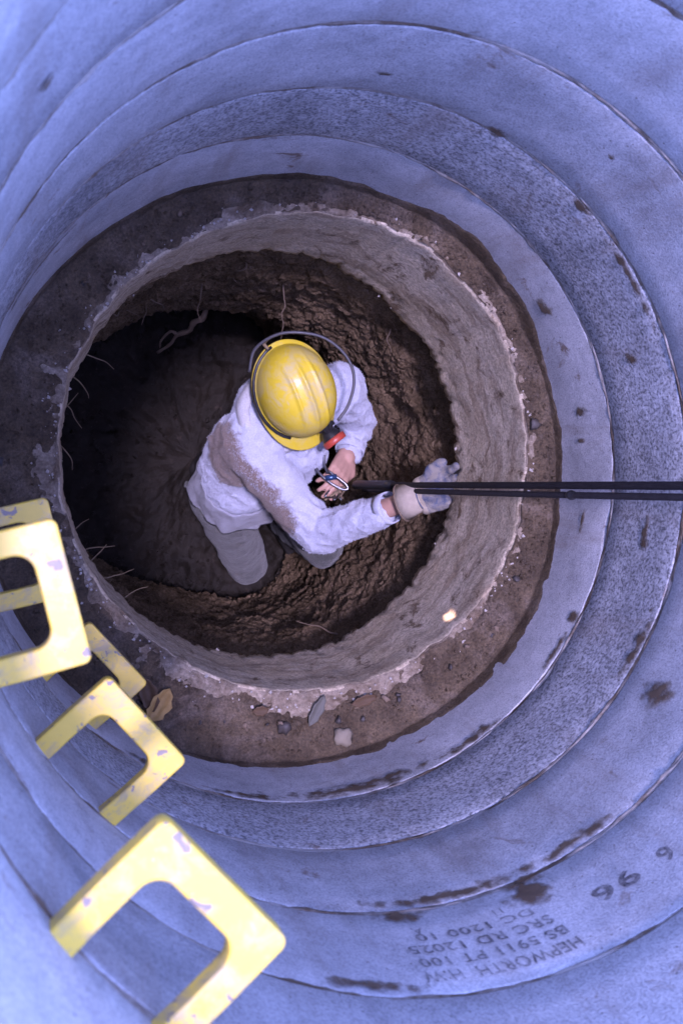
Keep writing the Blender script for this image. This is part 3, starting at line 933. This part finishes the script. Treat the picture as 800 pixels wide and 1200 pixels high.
for k_ in range(60000):
    p_ = pm.polygons[rw.randrange(npoly)]
    if p_.normal.z < -0.5: continue
    n_ = p_.normal
    tv = n_.orthogonal().normalized()
    tv = (tv * math.cos(k_ * 2.399) + n_.cross(tv) * math.sin(k_ * 2.399))
    base_ = p_.center + tv * rw.uniform(-0.003, 0.003)
    tip = base_ + n_ * rw.uniform(0.002, 0.0055) + tv * rw.uniform(-0.004, 0.004) + Vector((0, 0, -0.001))
    side_ = n_.cross(tv) * 0.0006
    b0 = len(fv_)
    fv_ += [base_ - side_, base_ + side_, tip]
    ff_.append((b0, b0 + 1, b0 + 2))
fz = mesh_from('wool_pile', fv_, ff_)
fa = fz.attributes.new('mud', 'FLOAT', 'POINT')
fz_mud = []
for v_ in fv_[::3]:
    d = min(seg_d(v_, (-0.035, 0.075, -2.70), (0.03, -0.02, -2.74)), seg_d(v_, (0.03, -0.02, -2.74), (0.17, -0.115, -2.70)))
    fz_mud += [1.5 * max(0, 1 - d / 0.095)] * 3
fa.data.foreach_set('value', fz_mud)
tag(link('wool_pile', fz, M['fleece'], pull), kind='stuff')
# cuffs
def cuff(name, c, d, r, ln, mat, parent, flare=0.0, thick=0.004):
    d = d.normalized()
    a = d.orthogonal().normalized(); b = d.cross(a)
    prof = [(0, 0), (0.5, flare * 0.4), (1.0, flare), (1.0, flare - thick), (0.5, flare * 0.4 - thick), (0, -thick)]
    def fn(i, j):
        w = 2 * PI * i / 40
        s, dr = prof[j]
        rr = r + dr + 0.0025 * nz(math.cos(w) * 2, math.sin(w) * 2, s + c[0] * 20)
        return Vector(c) + d * ln * s + (a * math.cos(w) + b * math.sin(w)) * rr
    return link(name, grid_mesh(name, 40, 6, fn, close_v=True), mat, parent)
cuff('pullover_cuff', WR - (WR - ER).normalized() * 0.050, WR - ER, 0.0435, 0.030, M['fleece'], body)
cuff('pullover_cuff', WL - (WL - EL).normalized() * 0.028, WL - EL, 0.045, 0.028, M['fleece'], body)

# shirt tail hanging out under the pullover, folded
def shirt_fn(i, j):
    w = 2 * PI * i / 120
    s = j / 13
    cx, cy = 0.105 + 0.012 * s, -0.005 - 0.035 * s
    fold = 0.007 * s * math.sin(w * 6 + 2.5 * nz(math.cos(w) * 2, math.sin(w) * 2, 3)) + 0.009 * fb(math.cos(w) * 3, math.sin(w) * 3, s * 2, 3)
    rx, ry = 0.132 + 0.018 * s + fold, 0.118 + 0.028 * s + fold
    p = L_ * math.cos(w) * rx + F * math.sin(w) * ry
    z = -2.885 - 0.145 * s - 0.02 * s * math.sin(w * 2 + 1.0) + 0.006 * fb(math.cos(w) * 6, math.sin(w) * 6, 1.0, 3)
    return (cx + p.x, cy + p.y, z)
st_ = link('shirt_tail', grid_mesh('shirt_tail', 120, 14, shirt_fn), M['shirt'], body)
sd = st_.modifiers.new('cloth', 'SOLIDIFY'); sd.thickness = 0.004
# white shirt collar round the neck
def shirt_collar_fn(i, j):
    w = 2 * PI * i / 60
    dr, dz = [(-0.004, -0.02), (0.0, 0.004), (0.006, 0.010), (0.022, 0.002), (0.034, -0.012), (0.030, -0.018)][j]
    r = 0.072 + dr + 0.004 * nz(math.cos(w) * 2, math.sin(w) * 2, j * 0.3)
    p = Vector((0.124, 0.168, -2.652)) + L_ * math.cos(w) * r + F * math.sin(w) * r * 1.08
    p.z += dz - 0.010 * math.sin(w)
    return p
link('shirt_collar', grid_mesh('shirt_collar', 60, 6, shirt_collar_fn, close_v=True), M['shirt_white'], body)

def cloth_disp(c):
    d = 0.006 * fb(c.x * 10, c.y * 10, c.z * 10, 3) + 0.002 * fb(c.x * 34, c.y * 34, c.z * 34, 3)
    e = math.exp(-((c - KR).length / 0.13) ** 2)
    d += 0.0035 * e * math.sin((c.z * 0.9 - c.y * 0.5) * 110 + 2.5 * nz(c.x * 9, c.y * 9, c.z * 9))
    return d
tm_ = solid('trousers', [(HIPR, KR, 0.098, 0.074), (KR, AR, 0.066, 0.050), (HIPL, KL, 0.095, 0.066), (KL, AL + Vector((0, 0, 0.03)), 0.066, 0.052),
                         (HIPR, HIPL, 0.105, 0.105), (Vector((0.10, -0.02, -2.96)), Vector((0.125, -0.02, -3.08)), 0.11, 0.12)], [], 0.006, 8, cloth_disp)
link('trousers', tm_, M['trouser'], body)
def boot(a, d):
    a = Vector(a); d = Vector(d).normalized()
    m = solid('boot', [(a + Vector((0, 0, 0.03)), a + Vector((0, 0, -0.015)), 0.050, 0.048), (a + Vector((0, 0, -0.02)) - d * 0.03, a + d * 0.15 + Vector((0, 0, -0.022)), 0.042, 0.040)], [], 0.006, 5)
    return link('boot', m, M['boot'], body)
boot((0.085, 0.03, -3.43), (0.55, 0.6, 0.0))
boot((0.365, -0.150, -3.43), (0.4, -0.55, 0))

# work glove on the right hand, fingers laid against the foot of the collar
gl, knob = [], []
gl += [(GC - gd * 0.03, GC, 0.030, 0.034)]
for k_ in range(4):
    off = (k_ - 1.5) * 0.0235
    gl += [(GC - gd * 0.02 + gs * off * 0.8, GC + gd * 0.035 + gs * off, 0.024, 0.0175)]
GLEN = [0.066, 0.078, 0.074, 0.058]
for k_ in range(4):
    off = (k_ - 1.5) * 0.0268
    p = GC + gd * 0.036 + gs * off
    ang = 0.10 + 0.05 * k_
    for sgm in range(3):
        ln = GLEN[k_] * (0.50, 0.34, 0.26)[sgm]
        dv = (gd * math.cos(ang) + Vector((-0.25, 0, 0.97)) * math.sin(ang)).normalized()
        p2 = p + dv * ln + gs * (k_ - 1.5) * 0.0012
        gl.append((p, p2, 0.0122, 0.0110))
        p = p2
        ang += 0.30
t0 = GC - gd * 0.005 + gs * 0.032
t1 = t0 + gd * 0.030 + gs * 0.026
t2 = t1 + gd * 0.034 + gs * 0.008
gl += [(t0, t1, 0.017, 0.0145), (t1, t2, 0.0142, 0.0120)]
gm = solid('work_glove', gl, [], 0.0036, 2, lambda c: 0.003 * fb(c.x * 24, c.y * 24, c.z * 24, 3) + 0.0016 * fb(c.x * 70, c.y * 70, c.z * 70, 2))
gm.materials.append(M['glove_blue']); gm.materials.append(M['glove'])
for p_ in gm.polygons:
    c = p_.center
    if (c - GC).dot(gd) + 0.012 * fb(c.x * 30, c.y * 30, c.z * 30, 2) < -0.012: p_.material_index = 1
glove = link('work_glove', gm, None, body)
glove['label'] = 'cream work glove with blue stained fingers'
cuff('glove_cuff', GC - gd * 0.022, -gd, 0.036, 0.060, M['glove'], glove, 0.014, 0.004)

cx_ = GC - gd * 0.082
ca_ = gd.orthogonal().normalized(); cb2 = gd.cross(ca_)
tube('cuff_binding', [cx_ + (ca_ * math.cos(2 * PI * q_ / 24) + cb2 * math.sin(2 * PI * q_ / 24)) * 0.0495 for q_ in range(25)], 0.0026, M['root'], glove, 6)
cx_ = GC - gd * 0.026
tube('wrist_seam', [cx_ + (ca_ * math.cos(2 * PI * q_ / 24) + cb2 * math.sin(2 * PI * q_ / 24)) * 0.0365 for q_ in range(25)], 0.0022, M['glove_blue'], glove, 6)

# hair under the helmet rim
hm = solid('hair', [], [(hp(0, -0.020, 0.000), (0.082, 0.088, 0.098), HB)], 0.006, 3, lambda c: 0.004 * fb(c.x * 60, c.y * 60, c.z * 25, 2))
link('hair', hm, M['hair'], body)
# grey strap sticking out behind the hip, small metal clip at the waist
def flap_fn(i, j):
    u, w = i / 8, j / 5 * 2 - 1
    b_, e_ = Vector((0.015, -0.06, -3.03)), Vector((-0.040, -0.048, -3.09))
    p = b_.lerp(e_, u) + Vector((0.15, 0.9, -0.3)) * w * 0.026 * (1 - 0.55 * u)
    p.z += 0.008 * math.sin(u * 5 + w * 2)
    return p
fo = link('shirt_flap', grid_mesh('shirt_flap', 9, 6, flap_fn, close_u=False), M['trouser'], body)
sd = fo.modifiers.new('cloth', 'SOLIDIFY'); sd.thickness = 0.004
tube('waist_clip', [(0.300, -0.195, -2.93), (0.303, -0.205, -2.905), (0.312, -0.215, -2.90), (0.315, -0.210, -2.93)], 0.004, M['metal'], body, 8, 5)

# ------------------------------------------------------------------ helmet (rests on the head)
hel = empty('caving_helmet', hp(0, 0, 0.04))
tag(hel, 'scuffed yellow caving helmet with ridged shell and lamp, on the kneeling person', 'helmet')
hel_inv = Matrix.Translation(-hel.location)
def helm(x, y, z): return hp(x, y, z + 0.02) - hel.location
NHU, NHV = 200, 80
scuff = []
def shell_fn(i, j):
    w = 2 * PI * i / NHU
    s = j / (NHV - 1)
    cx, cy = math.cos(w), math.sin(w)
    if s <= 0.80:
        ph = (s / 0.80) * PI / 2
        rr = math.sin(ph) ** 0.92
        zz = math.cos(ph) ** 0.85 * 0.128
        x, y = cx * 0.104 * rr, cy * 0.127 * rr
        for x0, hgt, wd in ((0.0, 0.0070, 0.0065), (0.034, 0.0055, 0.0048), (-0.034, 0.0055, 0.0048)):
            zz += hgt * math.exp(-((x - x0) / wd) ** 2) * max(0, 1 - rr ** 3)
        scuff.append(max(0.0, min(1.0, 1.25 - rr * 0.95 + (0.25 if y < 0 else -0.15))))
    else:                                 # brim, deeper at the front
        q = (s - 0.80) / 0.20
        front = max(0, cy) ** 2
        wid = 0.011 + 0.040 * front
        x, y = cx * (0.104 + min(q * 1.2, 1) * wid * 0.8), cy * (0.127 + min(q * 1.2, 1) * wid)
        zz = -0.002 - 0.012 * q * (1 + front) - (0.004 if q >= 0.99 else 0)
        scuff.append(0.45)
    return helm(x, y, zz)
hmesh = grid_mesh('shell', NHU, NHV, shell_fn, flip=False)
a_ = hmesh.attributes.new('scuff', 'FLOAT', 'POINT')
a_.data.foreach_set('value', scuff)
so = link('shell', hmesh, M['helmet'], hel)
sd = so.modifiers.new('wall', 'SOLIDIFY'); sd.thickness = 0.003; sd.offset = -1
# elastic band that holds the cable, headlamp with red bezel, cable loop
band = [helm(math.cos(w) * 0.112, math.sin(w) * 0.135, 0.001) for w in [math.radians(a) for a in range(120, 262, 10)]]
tube('cable_band', band, 0.0045, M['black'], hel, 6)
LP = hp(0.040, 0.136, 0.055)              # lamp seat, beside the centre of the brow
LD = Vector((0.66, -0.75, 0.16)).normalized()
def disc_tube(name, p, d, segs, mat, parent, sides=28):
    """body of revolution: segs = [(distance along d, radius)]"""
    d = d.normalized(); a = d.orthogonal().normalized(); b = d.cross(a)
    def fn(i, j):
        w = 2 * PI * i / sides
        s, r = segs[j]
        return p + d * s + (a * math.cos(w) + b * math.sin(w)) * r - hel.location
    return link(name, grid_mesh(name, sides, len(segs), fn), mat, parent)
lamp = disc_tube('headlamp', LP, LD, [(-0.012, 0.0005), (-0.012, 0.014), (0.0, 0.022), (0.014, 0.028), (0.022, 0.029)], M['black'], hel)
disc_tube('bezel', LP, LD, [(0.018, 0.024), (0.018, 0.0295), (0.021, 0.034), (0.034, 0.034), (0.037, 0.031), (0.037, 0.024), (0.028, 0.022)], M['red'], lamp)
lens_m = NT('lamp_lens'); lens_mat = lens_m.finish((0.9, 0.85, 0.7), 0.1, None, 0.5)
lens_m.b.inputs['Emission Color'].default_value = (1, 0.75, 0.4, 1); lens_m.b.inputs['Emission Strength'].default_value = 1.5
disc_tube('lens', LP, LD, [(0.029, 0.0225), (0.031, 0.012), (0.0315, 0.0005)], lens_mat, lamp)
tube('bracket', [helm(0.028, 0.104, 0.058), helm(0.034, 0.122, 0.052), helm(0.040, 0.132, 0.040)], 0.010, M['black'], hel, 8, 4)
tube('bracket', [helm(0.046, 0.096, 0.055), helm(0.046, 0.118, 0.052), helm(0.042, 0.134, 0.040)], 0.007, M['black'], hel, 8, 4)
tube('bracket', [helm(0.012, 0.120, 0.046), helm(0.060, 0.112, 0.046)], 0.006, M['black'], hel, 8)
cab = [(0.015, 0.262, -2.525), (0.020, 0.318, -2.505), (0.062, 0.357, -2.475), (0.118, 0.370, -2.455), (0.190, 0.364, -2.45), (0.252, 0.325, -2.45), (0.280, 0.270, -2.455), (0.275, 0.205, -2.465), (0.252, 0.158, -2.475)]
tube('lamp_cable', [Vector(p) - hel.location for p in cab], 0.0042, M['cable'], hel, 8, 8)
tube('strap_end', [helm(-0.03, -0.132, 0.0), helm(-0.036, -0.150, 0.004), helm(-0.022, -0.158, 0.006)], 0.005, M['straw'], hel, 6, 4)
sp = bpy.data.lights.new('headlamp_beam', 'SPOT')
sp.energy = 24.0
sp.color = (1.0, 0.72, 0.36)
sp.spot_size = math.radians(2.6)
sp.spot_blend = 0.7
sp.shadow_soft_size = 0.006
spo = bpy.data.objects.new('headlamp_beam', sp)
COL.objects.link(spo)
spo.parent = hel
spo.location = LP + LD * 0.045 - hel.location
tgt = Vector((0.412, -0.293, -1.985))
spo.rotation_euler = (tgt - (LP + LD * 0.045)).to_track_quat('-Z', 'Y').to_euler()

# ------------------------------------------------------------------ ropes and carabiner
r_a, r_b = Vector((0.402, -0.003, -2.735)), Vector((0.585, 0.0554, -0.512))
pts = [r_a.lerp(r_b, t / 10) for t in range(11)] + [Vector((0.615, 0.062, -0.520)), Vector((0.68, 0.068, -0.522)), Vector((0.74, 0.08, -0.57)), Vector((0.95, 0.12, -0.59)), Vector((1.6, 0.3, -0.59))]
rope = tube('rope', pts, 0.0074, M['rope'], None, 10, 4)
tag(rope, 'taut black rope, upper of the two, running from the hands to the right edge', 'rope')
tube('rope_sleeve', [r_a.lerp(r_b, 0.004), r_a.lerp(r_b, 0.05), r_a.lerp(r_b, 0.115)], 0.0125, M['black'], rope, 12, 4)
q_a, q_b = r_a + Vector((0.008, -0.012, 0.06)), r_b + Vector((0.003, -0.016, 0.0))
pts = [q_a.lerp(q_b, t / 10) + Vector((0, -0.004 * math.sin(PI * t / 10), 0)) for t in range(11)] + [Vector((0.615, 0.043, -0.520)), Vector((0.68, 0.046, -0.522)), Vector((0.74, 0.05, -0.57)), Vector((0.95, 0.06, -0.59)), Vector((1.6, 0.1, -0.59))]
rope2 = tube('rope', pts, 0.0064, M['rope2'], None, 10, 4)
tag(rope2, 'greyer rope with a dark tape knot, lower of the two running to the right', 'rope')
kp = q_a.lerp(q_b, 0.462) + Vector((0, -0.004, 0))
kd = (q_b - q_a).normalized()
link('tape_knot', solid('tape_knot', [(kp - kd * 0.010, kp + kd * 0.010, 0.0078, 0.0078)], [(kp, (0.011, 0.010, 0.010), None)], 0.002, 3), M['black'], rope2)

cb = empty('carabiner', (0.335, 0.010, -2.748))
tag(cb, 'silver carabiner with open gate held in the bare hand', 'carabiner')
def cbp(u, w, z=0.0):
    d1 = Vector((0.86, -0.48, 0.10)).normalized(); d2 = Vector((0.48, 0.86, 0.12)).normalized()
    return d1 * u + d2 * w + Vector((0, 0, z))
tube('frame', [cbp(-0.030, 0.010, 0.004), cbp(0.0, 0.011), cbp(0.042, 0.009), cbp(0.055, 0.0), cbp(0.042, -0.010), cbp(0.0, -0.014), cbp(-0.040, -0.010, 0.004), cbp(-0.078, 0.002, 0.012)], 0.0042, M['metal'], cb, 8, 6)
tube('gate', [cbp(-0.020, 0.004, 0.006), cbp(-0.045, 0.018, 0.012), cbp(-0.062, 0.040, 0.016)], 0.0042, M['metal'], cb, 8, 4)
tube('gate_collar', [cbp(-0.018, -0.012, 0.006), cbp(0.006, 0.010, 0.008)], 0.0085, M['bluemetal'], cb, 10)
kn = empty('rope_knot', (0.352, -0.022, -2.775))
tag(kn, 'small tangle of pale cord hanging under the carabiner and bare hand', 'knot')
rr = random.Random(4)
for k_ in range(6):
    ps = [Vector((rr.uniform(-0.035, 0.03), rr.uniform(-0.035, 0.02), rr.uniform(-0.01, 0.03))) for _ in range(4)]
    tube('cord', ps, 0.0032, [M['straw'], M['root'], M['metal']][k_ % 3], kn, 6, 5)

# ------------------------------------------------------------------ roots, straw, leaves, stones
def root(name, pts, r, mat, label, cat, group=None):
    o = tube(name, pts, lambda s: r * (1 - 0.75 * s) + 0.0003, mat, None, 6, 6)
    tag(o, label, cat, group)
    return o
G = 'thin roots in the pit wall'
rk = random.Random(8)
def wander(p, d, n, step, wob):
    """crooked path from p in direction d"""
    p, d = Vector(p), Vector(d).normalized()
    out = [p.copy()]
    for _ in range(n):
        d = (d + Vector((rk.gauss(0, wob), rk.gauss(0, wob), rk.gauss(0, wob) - 0.05))).normalized()
        p = p + d * step * rk.uniform(0.7, 1.3)
        out.append(p.copy())
    return out
def knobby(name, pts, r, label):
    pts = catmull(pts, 5)
    o = tube(name, pts, lambda s_: r * (1 - 0.6 * s_) * (1 + 0.45 * nz(s_ * 14, r * 900, 0.5)), M['root'], None, 7)
    return tag(o, label, 'root')
main_ = [(-0.03, 0.55, -3.02), (-0.030, 0.480, -3.08), (-0.055, 0.462, -3.11), (-0.062, 0.440, -3.15), (-0.095, 0.425, -3.18), (-0.108, 0.400, -3.22), (-0.142, 0.372, -3.27)]
knobby('root', main_, 0.011, 'gnarled thick root stub poking out of the pit wall at the back')
knobby('root', [(-0.092, 0.426, -3.18), (-0.118, 0.432, -3.17), (-0.140, 0.405, -3.21), (-0.138, 0.385, -3.24)], 0.006, 'short forked side shoot lying against the gnarled root stub')
for a, z, ln, up_ in [(150, 2.42, 6, 0.0), (140, 2.55, 8, -0.4), (128, 2.62, 9, -0.6), (118, 2.75, 7, -0.5), (108, 2.58, 7, -0.8), (98, 2.50, 6, -0.8), (82, 2.6, 8, -0.9), (62, 2.42, 7, -0.8), (48, 2.45, 6, -0.9), (36, 2.55, 8, -0.7), (300, 2.45, 5, -0.6)]:
    t = math.radians(a)
    r = 0.515
    st0 = Vector((PC.x + r * math.cos(t), PC.y + r * math.sin(t), -z))
    inw = Vector((-math.cos(t) * 0.35 + math.sin(t) * rk.uniform(-0.6, 0.6), -math.sin(t) * 0.35 - math.cos(t) * rk.uniform(-0.6, 0.6), up_))
    root('root', wander(st0, inw, ln, 0.026, 0.35), 0.0024, M['root'], 'thin brown rootlet trailing down the dark earth wall of the pit', 'root', G)
for a, z in [(160, 2.33), (166, 2.32), (171, 2.34), (177, 2.33), (184, 2.32), (205, 2.34), (211, 2.33), (216, 2.32), (221, 2.34), (226, 2.33)]:
    t = math.radians(a + rk.uniform(-2, 2))
    st0 = Vector((PC.x + 0.50 * math.cos(t), PC.y + 0.50 * math.sin(t), -z))
    inw = Vector((-math.cos(t) + math.sin(t) * rk.uniform(-0.8, 0.8), -math.sin(t) - math.cos(t) * rk.uniform(-0.8, 0.8), rk.uniform(-0.5, 0.0)))
    root('straw_stalk', wander(st0, inw, rk.randrange(3, 6), 0.022, 0.22), 0.0014, M['straw'], 'pale straw stalk poking out from under the left rim of the collar', 'stalk', 'straw stalks under the collar')

def leaf(name, loc, yaw, ln, wd, mat, label, curl=0.25, pitch=0.1):
    def fn(i, j):
        u, w = i / 8 * 2 - 1, j / 4 * 2 - 1
        prof = max(0.03, (1 - u * u) ** 0.7) * (1 + 0.15 * math.sin(u * 9))
        return (u * ln / 2, w * wd / 2 * prof, abs(w) * wd * curl * prof + 0.18 * ln * u * u * curl + 0.0015 * nz(u * 5, w * 5, ln * 90))
    m = grid_mesh(name, 9, 5, fn, close_u=False)
    o = link(name, m, mat, None, loc)
    o.rotation_euler = (0, pitch, yaw)
    sd = o.modifiers.new('t', 'SOLIDIFY'); sd.thickness = 0.0012
    tag(o, label, 'leaf')
    return o
def on_ledge(x, y, dz): return (x, y, ledge_z(x, y) + dz)
leaf('leaf', on_ledge(0.102, -0.487, 0.016), math.radians(64), 0.070, 0.024, M['leaf_grey'], 'grey pointed leaf standing on the ledge between two dead brown leaves')
leaf('leaf', on_ledge(0.203, -0.462, 0.014), math.radians(18), 0.060, 0.022, M['leaf_brown'], 'curled brown leaf lying on the lip of the collar, right of the grey leaf')
leaf('leaf', on_ledge(-0.017, -0.490, 0.016), math.radians(5), 0.034, 0.020, M['leaf_brown'], 'small orange-brown leaf on the ledge, left of the grey leaf')
leaf('leaf', on_ledge(-0.226, -0.482, 0.024), math.radians(60), 0.075, 0.040, M['leaf_gold'], 'crumpled golden dead leaf in the mud beside the farthest step iron', 0.5)
leaf('leaf', on_ledge(-0.247, -0.462, 0.024), math.radians(110), 0.070, 0.034, M['leaf_brown'], 'dark brown dead leaf tucked against the crumpled golden one', 0.5)

def stone_mesh(name, r, seed, flat=0.7):
    bm = bmesh.new()
    bmesh.ops.create_icosphere(bm, subdivisions=2, radius=r)
    for v_ in bm.verts:
        n_ = v_.co.normalized()
        v_.co += n_ * r * 0.8 * noise.noise(n_ * 1.9 + Vector((seed, seed * 2, 0)))
        v_.co.z *= flat
    m = bpy.data.meshes.new(name)
    bm.to_mesh(m); bm.free()
    m.polygons.foreach_set('use_smooth', [True] * len(m.polygons))
    return m
o = link('stone', stone_mesh('stone', 0.020, 1.3, 0.5), M['stone'], None, on_ledge(0.164, -0.540, 0.020))
tag(o, 'pale round flat stone sitting in the mud at the bottom of the ledge', 'stone')
o = link('stone', stone_mesh('stone', 0.013, 3.7, 0.5), M['darkstone'], None, on_ledge(0.538, 0.159, 0.012))
tag(o, 'black stone in the mud on the right side of the ledge', 'stone')
o = link('stone', stone_mesh('stone', 0.014, 5.1), M['darkstone'], None, on_ledge(0.035, -0.525, 0.016))
tag(o, 'dark bluish stone in the mud left of the pale round stone', 'stone')
pebs = [stone_mesh('pebble', 0.008, s_ * 2.3) for s_ in range(4)]
rp = random.Random(11)
for k_ in range(34):
    a = math.radians(rp.choice([rp.uniform(225, 345), rp.uniform(225, 345), rp.uniform(0, 360)]))
    rd = rp.uniform(0.515, 0.575)
    x, y = rd * math.cos(a), rd * math.sin(a)
    if math.hypot(x - PC.x, y - PC.y) < 0.525: continue
    o = link('pebble', pebs[k_ % 4], None, None, on_ledge(x, y, 0.013))
    o.rotation_euler = (rp.uniform(0, 3), rp.uniform(0, 3), rp.uniform(0, 3))
    s_ = rp.uniform(0.45, 1.1)
    o.scale = (s_, s_, s_)
    tag(o, 'small brown pebble half sunk in the wet mud of the ledge', 'pebble', 'pebbles in the ledge mud')
for i_, p_ in enumerate(pebs):
    p_.materials.append(M['root'] if i_ % 2 else M['darkstone'])

# grit and small clods lying in the ledge mud: uncountable
verts, faces = [], []
rg = random.Random(5)
def grit(p, r, rnd):
    base = len(verts)
    M_ = Matrix.Rotation(rnd.uniform(0, 3), 3, Vector((rnd.random(), rnd.random(), rnd.random() + 0.01)).normalized())
    for v_ in ((1, 0, 0), (-1, 0, 0), (0, 1, 0), (0, -1, 0), (0, 0, 1), (0, 0, -1)):
        verts.append(Vector(p) + M_ @ (Vector(v_) * r * rnd.uniform(0.6, 1.4)))
    for a, b, c in ((0, 2, 4), (2, 1, 4), (1, 3, 4), (3, 0, 4), (2, 0, 5), (1, 2, 5), (3, 1, 5), (0, 3, 5)):
        faces.append((base + a, base + b, base + c))
for k_ in range(2600):
    i_, j_ = rg.randrange(NM), rg.randrange(7, 30)
    p = Vector(mud_pt(i_, j_)) + Vector((rg.gauss(0, 0.003), rg.gauss(0, 0.003), 0.001))
    grit(p, rg.choice([0.0012, 0.0016, 0.002, 0.003, 0.0045]), rg)
tag(link('mud_grit', mesh_from('mud_grit', verts, faces, False), M['mud']),
    'grit and small clods lying in the brown mud of the ledge', 'grit', kind='stuff')

# loose crumbs of concrete and grit along the lip and the foot of the collar: uncountable
verts, faces = [], []
def crumb(p, r, rnd):
    base = len(verts)
    o8 = [(1, 0, 0), (-1, 0, 0), (0, 1, 0), (0, -1, 0), (0, 0, 1), (0, 0, -1)]
    M_ = Matrix.Rotation(rnd.uniform(0, 3), 3, Vector((rnd.random(), rnd.random(), rnd.random() + 0.01)).normalized())
    for v_ in o8:
        verts.append(Vector(p) + M_ @ (Vector(v_) * r * rnd.uniform(0.6, 1.3)))
    for a, b, c in ((0, 2, 4), (2, 1, 4), (1, 3, 4), (3, 0, 4), (2, 0, 5), (1, 2, 5), (3, 1, 5), (0, 3, 5)):
        faces.append((base + a, base + b, base + c))
rc = random.Random(21)
for k_ in range(700):
    a = rc.uniform(0, 360)
    t = math.radians(a)
    if rc.random() < 0.45:                # on the top of the ledge near the lip
        ri = inner_r(t) + abs(rc.gauss(0.018, 0.022)) + 0.004
        crumb((PC.x + ri * math.cos(t), PC.y + ri * math.sin(t), -lerp_tab(LEDGE, a) + 0.003), rc.choice([0.0015, 0.002, 0.003, 0.0045]), rc)
    else:                                  # broken foot of the collar, most on the right
        if rc.random() > 0.04 + 0.5 * max(angw(a, 35, 22), 0.6 * angw(a, 338, 14)) or nz(math.cos(t) * 12, math.sin(t) * 12, 5) < 0: continue
        ri = inner_r(t) - 0.010
        crumb((PC.x + ri * math.cos(t), PC.y + ri * math.sin(t), -2.300 + 0.016 * fb(math.cos(t) * 8, math.sin(t) * 8, 3.0, 4) + rc.gauss(0, 0.007)), rc.choice([0.002, 0.003, 0.004, 0.006]), rc)
tag(link('concrete_crumbs', mesh_from('concrete_crumbs', verts, faces, False), M['crumb']),
    'loose crumbs of concrete along the lip and foot of the collar', 'crumbs', kind='stuff')
